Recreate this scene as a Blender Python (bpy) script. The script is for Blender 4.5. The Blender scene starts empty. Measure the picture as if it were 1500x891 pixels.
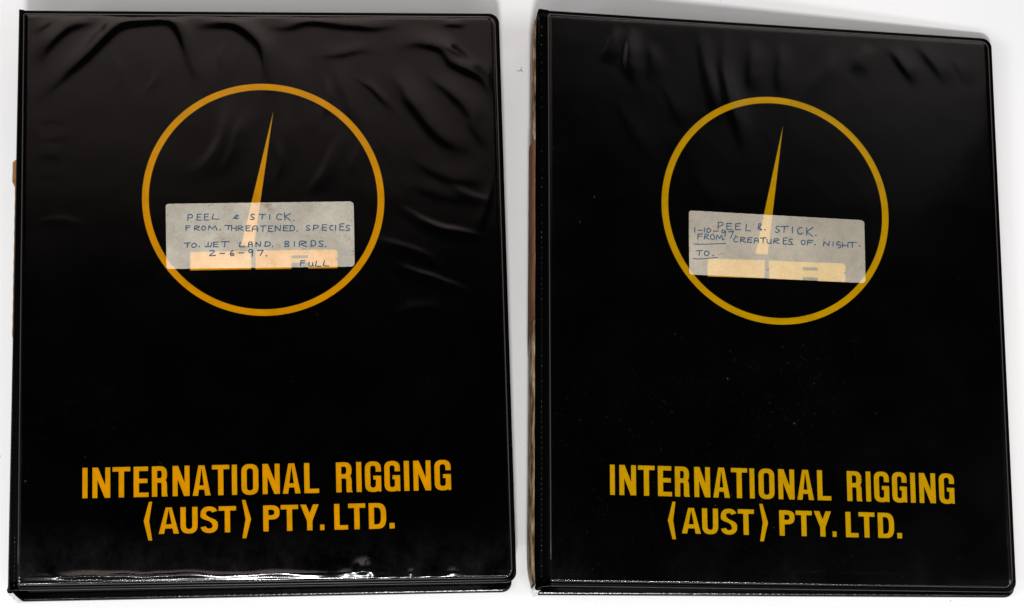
import bpy, math, random
import numpy as np
from mathutils import Vector
from mathutils.geometry import delaunay_2d_cdt

random.seed(4)
S = bpy.context.scene
COL = S.collection
R = math.radians

# ------------------------------------------------------------------ camera
F_PX, TILT, DIST = 3756.0, 0.2584, 1.4
CAM = np.array([0.0, -DIST*math.sin(TILT), DIST*math.cos(TILT)])
FW = np.array([0.0, math.sin(TILT), -math.cos(TILT)])
UP = np.array([0.0, math.cos(TILT), math.sin(TILT)])
cd = bpy.data.cameras.new('camera')
cam = bpy.data.objects.new('camera', cd)
COL.objects.link(cam)
cam.location = CAM
cam.rotation_euler = (TILT, 0, 0)
cd.sensor_width = 36.0
cd.lens = F_PX/1500*36
cd.clip_start = 0.05
cd.clip_end = 50
S.camera = cam

# ------------------------------------------------------------------ world and lamps (studio copy table)
w = bpy.data.worlds.new('World')
S.world = w
w.use_nodes = True
w.node_tree.nodes['Background'].inputs[0].default_value = (1, 1, 1, 1)
w.node_tree.nodes['Background'].inputs[1].default_value = 0.004
S.view_settings.view_transform = 'Standard'
S.view_settings.look = 'None'
S.view_settings.exposure = 0.0
S.view_settings.gamma = 1.0
S.cycles.transparent_max_bounces = 16


def area(name, loc, target, sx, sy, power, color=(1, 1, 1)):
    l = bpy.data.lights.new(name, 'AREA')
    l.shape = 'RECTANGLE'
    l.size = sx
    l.size_y = sy
    l.energy = power
    l.color = color
    o = bpy.data.objects.new(name, l)
    COL.objects.link(o)
    o.location = loc
    o.rotation_euler = (Vector(target)-Vector(loc)).to_track_quat('-Z', 'Y').to_euler()
    return o


area('key_lamp', (0.0, -1.37, 2.16), (0, 0, 0), 0.19, 0.19, 44.5, (1.0, .99, .975))
area('front_strip_lamp', (0, -1.30, 1.50), (0, 0, 0), 1.9, 0.055, 14.0, (.97, .98, 1))
area('left_softbox', (-1.7, -0.35, 1.65), (0, 0, 0), 0.8, 0.8, 17.0, (.97, .985, 1))
area('right_softbox', (1.7, -0.35, 1.65), (0, 0, 0), 0.8, 0.8, 9.5, (.97, .985, 1))


def soft_edge(o, a, b):
    """a softbox lit from its far end: brightness falls off across the cloth"""
    l = o.data
    l.use_nodes = True
    nt = l.node_tree
    em = nt.nodes['Emission']
    ge = nt.nodes.new('ShaderNodeNewGeometry')
    sx = nt.nodes.new('ShaderNodeSeparateXYZ')
    mr = nt.nodes.new('ShaderNodeMapRange')
    mr.interpolation_type = 'SMOOTHSTEP'
    mr.inputs[1].default_value = a
    mr.inputs[2].default_value = b
    nt.links.new(ge.outputs['Parametric'], sx.inputs[0])
    nt.links.new(sx.outputs[1], mr.inputs[0])
    nt.links.new(mr.outputs[0], em.inputs['Strength'])


soft_edge(area('back_softbox', (-0.20, 1.18, 1.62), (-0.16, 0.36, 0.0), 0.90, 1.5, 6.4, (1, .82, .76)), 1.0, .40)
soft_edge(area('far_softbox', (0.92, 1.34, 1.62), (0.55, 0.40, 0.0), 0.90, 1.5, 5.2, (1, .92, .90)), 1.0, .45)


# ------------------------------------------------------------------ projection helpers (used to survey the place once)
def ray(px, z):
    """point at height z seen at photograph pixel px"""
    d = FW + np.array([1.0, 0, 0])*(px[0]-750)/F_PX + UP*(445.5-px[1])/F_PX
    k = (z-CAM[2])/d[2]
    return CAM+d*k


def project(p):
    d = p-CAM
    zz = d@FW
    return np.array([750+F_PX*d[0]/zz, 445.5-F_PX*(d@UP)/zz])


class Patch:
    """slightly twisted quad: s runs left to right in metres, t bottom to top"""
    def __init__(self, TL, TR, BR, BL):
        self.c = [np.array(a) for a in (TL, TR, BR, BL)]
        TL, TR, BR, BL = self.c
        self.W = (np.linalg.norm(TR-TL)+np.linalg.norm(BR-BL))/2
        self.H = (np.linalg.norm(TL-BL)+np.linalg.norm(TR-BR))/2
        n = np.cross(TR-BL, TL-BR)
        self.n = n/np.linalg.norm(n)

    def P(self, s, t, n=0.0):
        TL, TR, BR, BL = self.c
        u = np.asarray(s)/self.W
        v = np.asarray(t)/self.H
        u = u[..., None]
        v = v[..., None]
        nn = np.asarray(n)[..., None]
        return BL*(1-u)*(1-v)+BR*u*(1-v)+TR*u*v+TL*(1-u)*v+self.n*nn

    def st(self, px, n=0.0):
        q = np.array([self.W/2, self.H/2])
        for _ in range(12):
            p0 = project(self.P(q[0], q[1], n))
            e = 1e-4
            a = (project(self.P(q[0]+e, q[1], n))-p0)/e
            b = (project(self.P(q[0], q[1]+e, n))-p0)/e
            q = q+np.linalg.solve(np.array([a, b]).T, np.array(px)-p0)
        return q


# ------------------------------------------------------------------ object helpers
def link(name, me, mat, parent=None, smooth=True):
    o = bpy.data.objects.new(name, me)
    COL.objects.link(o)
    if mat:
        me.materials.append(mat)
    if parent:
        o.parent = parent
    if smooth:
        me.shade_smooth()
    return o


def mesh(name, V, Fc, mat, parent=None, smooth=True):
    me = bpy.data.meshes.new(name)
    me.from_pydata([tuple(map(float, v)) for v in V], [], [tuple(f) for f in Fc])
    me.update()
    return link(name, me, mat, parent, smooth)


def loft(rings, closed=True, cap0=False, cap1=False):
    n = len(rings[0])
    V = [p for r in rings for p in r]
    Fc = []
    for i in range(len(rings)-1):
        for j in range(n if closed else n-1):
            k = (j+1) % n
            Fc.append((i*n+j, i*n+k, (i+1)*n+k, (i+1)*n+j))
    if cap0:
        Fc.append(tuple(range(n))[::-1])
    if cap1:
        Fc.append(tuple((len(rings)-1)*n+j for j in range(n)))
    return V, Fc


def union(polys, grid=None):
    """2D union of polygons -> triangles"""
    pts, faces = [], []
    for p in polys:
        a = len(pts)
        area2 = sum(p[i][0]*p[(i+1) % len(p)][1]-p[(i+1) % len(p)][0]*p[i][1] for i in range(len(p)))
        if area2 < 0:
            p = p[::-1]
        pts += [Vector((float(x), float(y))) for x, y in p]
        faces.append(list(range(a, a+len(p))))
    if grid:
        xs = [p[0] for p in pts]
        ys = [p[1] for p in pts]
        x = min(xs)+grid*.5
        while x < max(xs):
            y = min(ys)+grid*.5
            while y < max(ys):
                pts.append(Vector((x, y)))
                y += grid
            x += grid
    v, e, f, ov, oe, of = delaunay_2d_cdt(pts, [], faces, 0, 1e-7)
    keep = [tuple(f[i]) for i in range(len(f)) if of[i]]
    return [(a.x, a.y) for a in v], keep


# ------------------------------------------------------------------ materials
def nodes(name):
    m = bpy.data.materials.new(name)
    m.use_nodes = True
    nt = m.node_tree
    for n in list(nt.nodes):
        nt.nodes.remove(n)
    out = nt.nodes.new('ShaderNodeOutputMaterial')
    return m, nt, out


def N(nt, t, **k):
    n = nt.nodes.new(t)
    for a, b in k.items():
        if a in n.inputs:
            n.inputs[a].default_value = b
        else:
            setattr(n, a, b)
    return n


def noise(nt, scale, detail=4, rough=.55, stretch=None):
    tc = N(nt, 'ShaderNodeTexCoord')
    src = tc.outputs['Object']
    if stretch:
        mp = N(nt, 'ShaderNodeMapping')
        mp.inputs['Scale'].default_value = stretch
        nt.links.new(src, mp.inputs[0])
        src = mp.outputs[0]
    n = N(nt, 'ShaderNodeTexNoise')
    n.inputs['Scale'].default_value = scale
    n.inputs['Detail'].default_value = detail
    n.inputs['Roughness'].default_value = rough
    nt.links.new(src, n.inputs['Vector'])
    return n.outputs['Fac']


def ramp(nt, src, stops):
    r = N(nt, 'ShaderNodeValToRGB')
    el = r.color_ramp.elements
    el[0].position, el[0].color = stops[0][0], (*stops[0][1], 1)
    el[1].position, el[1].color = stops[-1][0], (*stops[-1][1], 1)
    for p, c in stops[1:-1]:
        e = el.new(p)
        e.color = (*c, 1)
    nt.links.new(src, r.inputs[0])
    return r.outputs[0]


def principled(name, base, rough=.5, spec=.5, nz=None, bump=None, coat=0):
    m, nt, out = nodes(name)
    b = N(nt, 'ShaderNodeBsdfPrincipled')
    b.inputs['Roughness'].default_value = rough
    b.inputs['Specular IOR Level'].default_value = spec
    b.inputs['Coat Weight'].default_value = coat
    if nz:
        sc, stops, st = nz
        nt.links.new(ramp(nt, noise(nt, sc, 5, .6, st), stops), b.inputs['Base Color'])
    else:
        b.inputs['Base Color'].default_value = (*base, 1)
    if bump:
        bn = N(nt, 'ShaderNodeBump')
        bn.inputs['Strength'].default_value = bump[1]
        bn.inputs['Distance'].default_value = bump[2]
        nt.links.new(noise(nt, bump[0], 3), bn.inputs['Height'])
        nt.links.new(bn.outputs[0], b.inputs['Normal'])
    nt.links.new(b.outputs[0], out.inputs[0])
    return m


def g3(v):
    return (v, v, v)


M = {}
M['vinyl'] = principled('black_vinyl', (.0006, .0006, .0007), .26, .06, bump=(900, .12, .0003))
M['hinge'] = principled('dull_hinge_vinyl', (.0006, .0006, .0007), .34, .03, bump=(900, .12, .0003))
M['vinyl_board'] = principled('black_cover_sheet', (.0002, .0002, .0002), .5, .0)
M['vinyl_back'] = principled('glossy_back_vinyl', (.0006, .0006, .0008), .16, .3, bump=(600, .25, .0005))
M['page'] = principled('black_page_edges', (.0008, .0008, .001), .4, .04, bump=(400, .3, .0005))


def ink(name, col):
    """matt screen print, slightly uneven, with a few scratches and dirt specks"""
    c = np.array(col)
    m, nt, out = nodes(name)
    b = N(nt, 'ShaderNodeBsdfPrincipled')
    b.inputs['Roughness'].default_value = .6
    b.inputs['Specular IOR Level'].default_value = 0
    base = ramp(nt, noise(nt, 90, 8, .7), [(.3, tuple(c*.86)), (.5, tuple(c)), (.75, tuple(c*1.08))])
    wear = ramp(nt, noise(nt, 170, 6, .75, (1, .5, 1)), [(.66, g3(0)), (.76, g3(.6))])
    mx = N(nt, 'ShaderNodeMix', data_type='RGBA')
    nt.links.new(wear, mx.inputs[0])
    nt.links.new(base, mx.inputs[6])
    mx.inputs[7].default_value = (*(c*.35), 1)
    nt.links.new(mx.outputs[2], b.inputs['Base Color'])
    nt.links.new(b.outputs[0], out.inputs[0])
    return m


M['ink_left'] = ink('amber_print', (.68, .330, .0))
M['ink_right'] = ink('mustard_print', (.55, .325, .0))
M['pen'] = principled('blue_pen', (.012, .045, .115), .5, .2,
                      nz=(320, [(.35, (.002, .034, .088)), (.75, (.035, .115, .21))], None))
M['marble'] = principled('worn_spine_paper', (.4, .3, .2), .35, .4,
                         nz=(330, [(.34, (.025, .016, .01)), (.48, (.15, .09, .045)), (.60, (.29, .21, .13)), (.74, (.52, .44, .35))], (1.2, .3, .8)))
M['brown'] = principled('brown_label', (.14, .06, .03), .6, .2,
                        nz=(120, [(.3, (.085, .036, .018)), (.7, (.19, .085, .045))], (1, .35, 1)))
M['tan'] = principled('tan_label', (.45, .24, .10), .6, .1,
                      nz=(150, [(.3, (.14, .06, .02)), (.7, (.42, .21, .08))], (1, .4, 1)))
M['clear_edge'] = principled('plastic_edge_painted_shine', (.62, .60, .58), .25, .5,
                             nz=(420, [(.35, (.20, .18, .17)), (.6, (.75, .73, .72))], None))  # bright reflection on the clear plastic, painted as pale patches
M['hair'] = principled('brown_fibre', (.40, .29, .22), .7, .2)
M['dots'] = principled('stitched_dot', (.02, .02, .022), .18, .8)
M['seam'] = principled('weld_seam_vinyl', (.045, .036, .031), .4, .3)

# table: white laminate with faint grey-blue cast and a few specks
m, nt, out = nodes('white_table')
b = N(nt, 'ShaderNodeBsdfPrincipled')
b.inputs['Roughness'].default_value = .55
b.inputs['Specular IOR Level'].default_value = .25
big = ramp(nt, noise(nt, 5, 3), [(.3, (.80, .805, .815)), (.7, (.85, .85, .85))])
sp = ramp(nt, noise(nt, 420, 2, .5), [(.755, g3(0)), (.80, g3(1))])
mx = N(nt, 'ShaderNodeMix', data_type='RGBA')
nt.links.new(sp, mx.inputs[0])
nt.links.new(big, mx.inputs[6])
mx.inputs[7].default_value = (.30, .24, .2, 1)
nt.links.new(mx.outputs[2], b.inputs['Base Color'])
bn = N(nt, 'ShaderNodeBump')
bn.inputs['Strength'].default_value = .08
bn.inputs['Distance'].default_value = .0004
nt.links.new(noise(nt, 700, 2), bn.inputs['Height'])
nt.links.new(bn.outputs[0], b.inputs['Normal'])
nt.links.new(b.outputs[0], out.inputs[0])
M['table'] = m


def film_mat(name, rough, dust, rust, haze):
    """thin clear vinyl sheet: transparent, glossy on top, dusty and spotted in places"""
    m, nt, out = nodes(name)
    tr = N(nt, 'ShaderNodeBsdfTransparent')
    fr = N(nt, 'ShaderNodeFresnel', IOR=1.52)
    bn = N(nt, 'ShaderNodeBump')
    bn.inputs['Strength'].default_value = .05
    bn.inputs['Distance'].default_value = .00005
    nt.links.new(noise(nt, 500, 2), bn.inputs['Height'])
    gl = N(nt, 'ShaderNodeMixShader')
    gl.inputs[0].default_value = .5
    for i_, k_ in ((1, .40), (2, 1.0)):
        g_ = N(nt, 'ShaderNodeBsdfGlossy')
        g_.inputs['Color'].default_value = (1, 1, 1, 1)
        rr = ramp(nt, noise(nt, 30, 4), [(.3, g3(rough*.85*k_)), (.7, g3(rough*1.2*k_))])
        nt.links.new(rr, g_.inputs['Roughness'])
        nt.links.new(bn.outputs[0], g_.inputs['Normal'])
        nt.links.new(g_.outputs[0], gl.inputs[i_])
    mix = N(nt, 'ShaderNodeMixShader')
    nt.links.new(fr.outputs[0], mix.inputs[0])
    nt.links.new(tr.outputs[0], mix.inputs[1])
    nt.links.new(gl.outputs[0], mix.inputs[2])
    # dust: fine pale specks, gathered in patches
    df = N(nt, 'ShaderNodeBsdfDiffuse')
    df.inputs['Color'].default_value = (.55, .52, .5, 1)
    fine = ramp(nt, noise(nt, 900, 2, .6), [(.66, g3(0)), (.78, g3(1))])
    patch = ramp(nt, noise(nt, 9, 3), [(.5, g3(.0)), (.72, g3(dust))])
    mul = N(nt, 'ShaderNodeMath', operation='MULTIPLY')
    nt.links.new(fine, mul.inputs[0])
    nt.links.new(patch, mul.inputs[1])
    mix2 = N(nt, 'ShaderNodeMixShader')
    nt.links.new(mul.outputs[0], mix2.inputs[0])
    nt.links.new(mix.outputs[0], mix2.inputs[1])
    nt.links.new(df.outputs[0], mix2.inputs[2])
    # milky scuffing along the lower end of the sleeve, soft grey reflections painted in
    hz = N(nt, 'ShaderNodeBsdfDiffuse')
    hz.inputs['Color'].default_value = (.50, .49, .52, 1)
    tcz = N(nt, 'ShaderNodeTexCoord')
    sxz = N(nt, 'ShaderNodeSeparateXYZ')
    nt.links.new(tcz.outputs['Object'], sxz.inputs[0])
    mrz = N(nt, 'ShaderNodeMapRange')
    mrz.interpolation_type = 'SMOOTHSTEP'
    for i_, v_ in ((1, -.120), (2, -.162), (3, 0.0), (4, haze)):
        mrz.inputs[i_].default_value = v_
    nt.links.new(sxz.outputs[1], mrz.inputs[0])
    cl = ramp(nt, noise(nt, 24, 10, .76, (1.0, .75, 1)), [(.40, g3(.0)), (.55, g3(.30)), (.70, g3(1))])
    mz = N(nt, 'ShaderNodeMath', operation='MULTIPLY')
    nt.links.new(mrz.outputs[0], mz.inputs[0])
    nt.links.new(cl, mz.inputs[1])
    mixz = N(nt, 'ShaderNodeMixShader')
    nt.links.new(mz.outputs[0], mixz.inputs[0])
    nt.links.new(mix2.outputs[0], mixz.inputs[1])
    nt.links.new(hz.outputs[0], mixz.inputs[2])
    # small rust-brown spots
    rs = N(nt, 'ShaderNodeBsdfDiffuse')
    rs.inputs['Color'].default_value = (.13, .055, .028, 1)
    s1 = ramp(nt, noise(nt, 240, 3, .7), [(.72, g3(0)), (.80, g3(rust))])
    mix3 = N(nt, 'ShaderNodeMixShader')
    nt.links.new(s1, mix3.inputs[0])
    nt.links.new(mixz.outputs[0], mix3.inputs[1])
    nt.links.new(rs.outputs[0], mix3.inputs[2])
    nt.links.new(mix3.outputs[0], out.inputs[0])
    return m


def label_mat(name, col, seed):
    """old paper sticker gone half transparent, foxed in brown spots"""
    m, nt, out = nodes(name)
    tc = N(nt, 'ShaderNodeTexCoord')
    df = N(nt, 'ShaderNodeBsdfPrincipled')
    df.inputs['Roughness'].default_value = .45
    df.inputs['Specular IOR Level'].default_value = .25
    c = np.array(col)
    base = ramp(nt, noise(nt, 17+seed, 10, .78), [(.32, tuple(c*.70)), (.5, tuple(c)), (.68, tuple(c*1.38))])
    grain = ramp(nt, noise(nt, 1300, 2, .6), [(.3, g3(.92)), (.7, g3(1.06))])
    mm = N(nt, 'ShaderNodeMix', data_type='RGBA', blend_type='MULTIPLY')
    mm.inputs[0].default_value = 1
    nt.links.new(base, mm.inputs[6])
    nt.links.new(grain, mm.inputs[7])
    s1 = ramp(nt, noise(nt, 75+seed*3, 10, .84), [(.545, g3(0)), (.66, g3(.8))])
    mx = N(nt, 'ShaderNodeMix', data_type='RGBA')
    nt.links.new(s1, mx.inputs[0])
    nt.links.new(mm.outputs[2], mx.inputs[6])
    mx.inputs[7].default_value = (.20, .115, .07, 1)
    nt.links.new(mx.outputs[2], df.inputs['Base Color'])
    tr = N(nt, 'ShaderNodeBsdfTransparent')
    tr.inputs['Color'].default_value = (.84, .87, .93, 1)
    ad = N(nt, 'ShaderNodeAddShader')
    nt.links.new(df.outputs[0], ad.inputs[0])
    nt.links.new(tr.outputs[0], ad.inputs[1])
    nt.links.new(ad.outputs[0], out.inputs[0])
    return m


M['film_left'] = film_mat('clear_sleeve_film', .16, .05, .35, .034)
M['film_right'] = film_mat('dusty_clear_sleeve_film', .18, .04, .6, .008)
M['label_left'] = label_mat('foxed_label_paper', (.38, .35, .29), 0)
M['label_right'] = label_mat('foxed_label_paper_warm', (.345, .31, .25), 7)

# ------------------------------------------------------------------ table
mesh('table', [(-3, -3, 0), (3, -3, 0), (3, 3, 0), (-3, 3, 0)], [(0, 1, 2, 3)], M['table'], smooth=False)['kind'] = 'structure'


# ------------------------------------------------------------------ glyphs
def seg(a, b, wd):
    a, b = np.array(a, float), np.array(b, float)
    d = (b-a)/np.linalg.norm(b-a)
    n = np.array([-d[1], d[0]])*wd/2
    return [tuple(a-n), tuple(b-n), tuple(b+n), tuple(a+n)]


def rect(x0, y0, x1, y1):
    return [(x0, y0), (x1, y0), (x1, y1), (x0, y1)]


def band(cx, cy, rx, ry, sv, sh, a0, a1, n=10, p=2.5):
    """quads of a superellipse band; sv = thickness at the sides, sh = at top and bottom"""
    out = []

    def pt(a, rx, ry):
        c, s = math.cos(R(a)), math.sin(R(a))
        return (cx+rx*math.copysign(abs(c)**(2/p), c), cy+ry*math.copysign(abs(s)**(2/p), s))
    for i in range(n):
        q0 = a0+(a1-a0)*i/n
        q1 = a0+(a1-a0)*(i+1)/n
        out.append([pt(q0, rx, ry), pt(q1, rx, ry), pt(q1, rx-sv, ry-sh), pt(q0, rx-sv, ry-sh)])
    return out


def glyph(ch, w, h):
    """bold condensed capitals, box w x h (mm), list of polygons"""
    v = .175*h if h > 14 else .2*h
    v = SV
    b = v*.84
    if ch == 'I':
        return [rect(0, 0, w, h)]
    if ch == 'N':
        return [rect(0, 0, v*.93, h), rect(w-v*.93, 0, w, h), [(0, h), (v*1.05, h), (w, 0), (w-v*1.05, 0)]]
    if ch == 'T':
        return [rect(w/2-v/2, 0, w/2+v/2, h), rect(0, h-b, w, h)]
    if ch == 'E':
        return [rect(0, 0, v, h), rect(0, 0, w, b), rect(0, h-b, w*.97, h), rect(0, h*.53-b/2, w*.93, h*.53+b/2)]
    if ch == 'L':
        return [rect(0, 0, v, h), rect(0, 0, w, b)]
    if ch == 'A':
        k = v*.54
        return [[(0, 0), (v*1.02, 0), (w/2+.1*k, h), (w/2-k*1.05, h)], [(w, 0), (w-v*1.02, 0), (w/2-.1*k, h), (w/2+k*1.05, h)],
                rect(w*.22, h*.2, w*.78, h*.2+b*.95)]
    if ch == 'R':
        r = h*.27
        mid = h-2*r
        x0 = w*.52
        P = [rect(0, 0, v, h), rect(0, h-b, x0, h), rect(0, mid, x0, mid+b)]
        P += band(x0, h-r, w*.96-x0, r, v, b, -90, 90)
        P += [[(w-v-.02*w, 0), (w, 0), (w-.05*w, .09*h), (w*.95, mid-.07*h), (w*.95-v, mid-.07*h), (w*.95-v, .05*h)]]
        P += band(x0, mid-.09*h, w*.95-x0, .09*h+b, v, b, 0, 90, 6)
        return P
    if ch == 'P':
        r = h*.275
        x0 = w*.5
        return [rect(0, 0, v, h), rect(0, h-b, x0, h), rect(0, h-2*r, x0, h-2*r+b)]+band(x0, h-r, w-x0, r, v, b, -90, 90)
    if ch == 'D':
        x0 = w*.42
        return [rect(0, 0, v, h), rect(0, h-b, x0, h), rect(0, 0, x0, b)]+band(x0, h/2, w-x0, h/2, v, b, -90, 90, 16, 3)
    if ch in 'OG':
        o = w*.50
        y1, y0 = h-o*.92, o*.92
        P = band(w/2, y1, o, h*1.01-y1, v, b, 0, 180, 14)
        P += band(w/2, y0, o, y0+.01*h, v, b, 180, 360, 14)
        P += [rect(0, y0, v, y1)]
        if ch == 'O':
            P += [rect(w-v, y0, w, y1)]
        else:
            P += [rect(w-v, h*.66, w, y1), rect(w-v, y0, w, h*.53), rect(w*.52, h*.53-b*.9, w, h*.53), rect(w-v*.5, 0, w, y0)]
        return P
    if ch == 'U':
        o = w/2
        return [rect(0, o, v, h), rect(w-v, o, w, h)]+band(w/2, o, o, o+.01*h, v, b, 180, 360, 14)
    if ch == 'Y':
        return [[(0, h), (v*1.08, h), (w/2+v*.5, h*.42), (w/2-v*.5, h*.36)], [(w, h), (w-v*1.08, h), (w/2-v*.5, h*.42), (w/2+v*.5, h*.36)],
                rect(w/2-v/2, 0, w/2+v/2, h*.42)]
    if ch == '.':
        return [rect(0, 0, w, v*1.05)]
    if ch == 'S':
        r = h*.27
        P = band(w/2, h-r, w*.49, r*1.03, v, b, 20, 180, 12, 2.2)
        P += band(w/2, r, w/2, r*1.03, v, b, 180+10, 360, 12, 2.2)
        # spine of the S
        c0 = [(0, h-r), (.01*w, h*.60), (.16*w, h*.525), (.5*w, h*.445), (w-v*1.15, h*.36), (w-v, r)]
        c1 = [(v, h-r), (v*1.15, h*.665), (.5*w, h*.60), (w*.86, h*.49), (w*.985, h*.40), (w, r)]
        P += [[c0[i], c0[i+1], c1[i+1], c1[i]] for i in range(5)]
        return P
    if ch == '(':
        return [[(w*.62, h), (w, h), (v*1.02, h*.5), (0, h*.5)], [(0, h*.5), (v*1.02, h*.5), (w, 0), (w*.55, 0)]]
    if ch == ')':
        return [[(w*.38, h), (0, h), (w-v*1.02, h*.5), (w, h*.5)], [(w, h*.5), (w-v*1.02, h*.5), (0, 0), (w*.45, 0)]]
    return []


SV = 2.75
# letter boxes: character, x0, x1 in photograph pixels of the left binder, by word
def r5(a): return a/3.0625
def r6(a): return 380+a/3.0619
LINE1 = [('INTERNATIONAL', [(r5(370), r5(393)), (r5(415), r5(495)), (r5(505), r5(585)), (r5(600), r5(667)), (r5(682), r5(753)),
                            (r5(775), r5(851)), (r5(865), r5(945)), (r5(952), r5(1030)), (r5(1041), r5(1064)), (r5(1084), r5(1160)),
                            (r6(15), r6(92)), (r6(105), r6(185)), (r6(202), r6(268))]),
         ('RIGGING', [(r6(345), r6(418)), (r6(436), r6(459)), (r6(475), r6(547)), (r6(562), r6(632)), (r6(650), r6(673)), (r6(692), r6(770)), (r6(787), r6(860))])]
LINE2 = [('(AUST)', [(r5(645), r5(683)), (r5(712), r5(803)), (r5(810), r5(887)), (r5(900), r5(978)), (r5(982), r5(1060)), (r5(1087), r5(1127))]),
         ('PTY.', [(r6(18), r6(92)), (r6(97), r6(175)), (r6(185), r6(268)), (r6(273), r6(292))]),
         ('LTD.', [(r6(337), r6(398)), (r6(400), r6(477)), (r6(492), r6(570)), (r6(584), r6(607))])]

# handwriting: polylines in a unit box, y up
HW = {
    'P': [[(0, 0), (.08, 1)], [(.02, .95), (.7, 1), (1, .75), (.7, .48), (.1, .42)]],
    'E': [[(.05, 1), (0, .05)], [(.05, 1), (1, 1)], [(.0, .55), (.8, .55)], [(0, .04), (1, .0)]],
    'L': [[(.2, 1), (0, .05), (1, .0)]],
    'S': [[(1, .9), (.5, 1), (.1, .8), (.3, .55), (.8, .4), (.9, .15), (.4, 0), (0, .1)]],
    'T': [[(0, .95), (1, 1)], [(.55, .97), (.45, 0)]],
    'I': [[(.5, 1), (.45, 0)]],
    'C': [[(1, .9), (.5, 1), (.1, .65), (.1, .25), (.45, 0), (1, .1)]],
    'K': [[(.1, 1), (.1, 0)], [(1, 1), (.15, .5), (1, -.1)]],
    'F': [[(.1, 1), (0, 0)], [(.1, 1), (1, 1)], [(.05, .55), (.8, .58)]],
    'R': [[(0, 0), (.1, .95), (.7, 1), (.9, .7), (.2, .45), (1, 0)]],
    'O': [[(.5, 1), (.1, .8), (.0, .3), (.4, 0), (.85, .2), (.95, .7), (.5, 1)]],
    'M': [[(0, 0), (.15, .95), (.5, .3), (.8, .95), (1, 0)]],
    'H': [[(0, 1), (0, 0)], [(1, 1), (.95, 0)], [(0, .5), (1, .5)]],
    'A': [[(0, 0), (.1, .8), (.5, 1), (.9, .8), (1, 0)], [(.05, .45), (.95, .45)]],
    'N': [[(0, 0), (.05, .95), (.9, .05), (1, 1)]],
    'D': [[(.1, 1), (0, 0)], [(0, .95), (.6, 1), (1, .6), (.8, .15), (0, 0)]],
    'W': [[(.45, 1), (.45, .2), (.2, 0), (0, .2)], [(.45, .2), (.8, .05), (1, .9)]],
    'B': [[(.1, 1), (0, 0)], [(0, .95), (.7, 1), (.8, .65), (.1, .5), (.9, .35), (.7, 0), (0, 0)]],
    'U': [[(0, .9), (.0, .2), (.4, 0), (.8, .2), (.9, .9)], [(.85, .3), (1, 0)]],
    'G': [[(.9, .9), (.4, 1), (.05, .7), (.1, .4), (.8, .45), (.9, .1), (.4, -.1)]],
    'e': [[(0, .1), (.6, .5), (1, .9), (.6, 1), (.35, .7), (.3, .2), (.6, 0), (1, .1)]],
    '&': [[(.9, 0), (.1, .2), (.2, .4), (.8, .8), (.5, 1), (.25, .8), (.5, .4), (1, .05)]],
    '1': [[(.5, 1), (.5, 0)]],
    '0': [[(.5, 1), (.05, .7), (.1, .1), (.6, 0), (.95, .5), (.5, 1)]],
    '2': [[(.1, .85), (.5, 1), (.8, .75), (.1, .02), (1, .05)]],
    '6': [[(.6, 1), (.15, .6), (.05, .2), (.4, 0), (.85, .2), (.6, .45), (.1, .3)]],
    '9': [[(.8, .9), (.3, 1), (.1, .7), (.5, .55), (.85, .9), (.75, 0)]],
    '7': [[(0, .95), (1, 1), (.5, 0)], ],
    '-': [[(0, .5), (1, .5)]],
    '.': [[(.35, .05), (.65, .0)]],
}
Z1 = (230, 280, 4.69)
LEFT_TEXT = [  # char, x0, x1, top, bottom in magnified pixels
    ('P', 212, 245, 162, 203), ('E', 275, 305, 160, 202), ('E', 325, 355, 158, 200), ('L', 380, 425, 157, 194), ('e', 525, 560, 165, 192),
    ('S', 642, 670, 160, 197), ('T', 703, 746, 160, 195), ('I', 768, 782, 160, 196), ('C', 820, 856, 158, 198), ('K', 872, 918, 152, 200), ('.', 930, 948, 190, 202),
    ('F', 198, 228, 238, 272), ('R', 258, 292, 240, 270), ('O', 308, 334, 240, 270), ('M', 350, 412, 238, 270), ('.', 428, 442, 258, 268),
    ('T', 468, 512, 236, 268), ('H', 512, 546, 238, 272), ('R', 556, 592, 240, 272), ('E', 612, 640, 240, 275), ('A', 655, 692, 240, 278), ('T', 708, 748, 240, 276),
    ('E', 765, 796, 240, 278), ('N', 812, 850, 238, 276), ('E', 868, 902, 238, 275), ('D', 913, 946, 238, 274), ('.', 956, 970, 264, 275),
    ('S', 1025, 1050, 238, 272), ('P', 1075, 1108, 235, 272), ('E', 1135, 1165, 232, 270), ('C', 1185, 1210, 235, 270), ('I', 1220, 1234, 235, 268), ('E', 1255, 1287, 225, 268), ('S', 1297, 1324, 235, 274),
    ('T', 186, 232, 356, 390), ('O', 240, 272, 358, 388), ('.', 282, 298, 372, 382), ('W', 330, 376, 352, 386), ('E', 388, 422, 350, 384), ('T', 440, 494, 346, 384),
    ('L', 566, 602, 348, 384), ('A', 628, 656, 350, 384), ('N', 680, 712, 350, 383), ('D', 742, 778, 350, 382), ('.', 788, 800, 372, 381),
    ('B', 878, 910, 346, 382), ('I', 936, 952, 346, 380), ('R', 975, 1028, 346, 382), ('D', 1056, 1092, 342, 380), ('S', 1110, 1142, 342, 382), ('.', 1152, 1164, 372, 382),
    ('2', 356, 404, 408, 445), ('-', 430, 464, 418, 440), ('6', 503, 532, 405, 446), ('-', 560, 596, 414, 436), ('9', 628, 662, 400, 448), ('7', 690, 728, 408, 444), ('.', 744, 760, 434, 446),
    ('F', 985, 1018, 478, 514), ('U', 1045, 1074, 486, 518), ('L', 1088, 1128, 482, 518), ('L', 1142, 1182, 480, 516)]
Z2 = (990, 290, 4.69)
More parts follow.
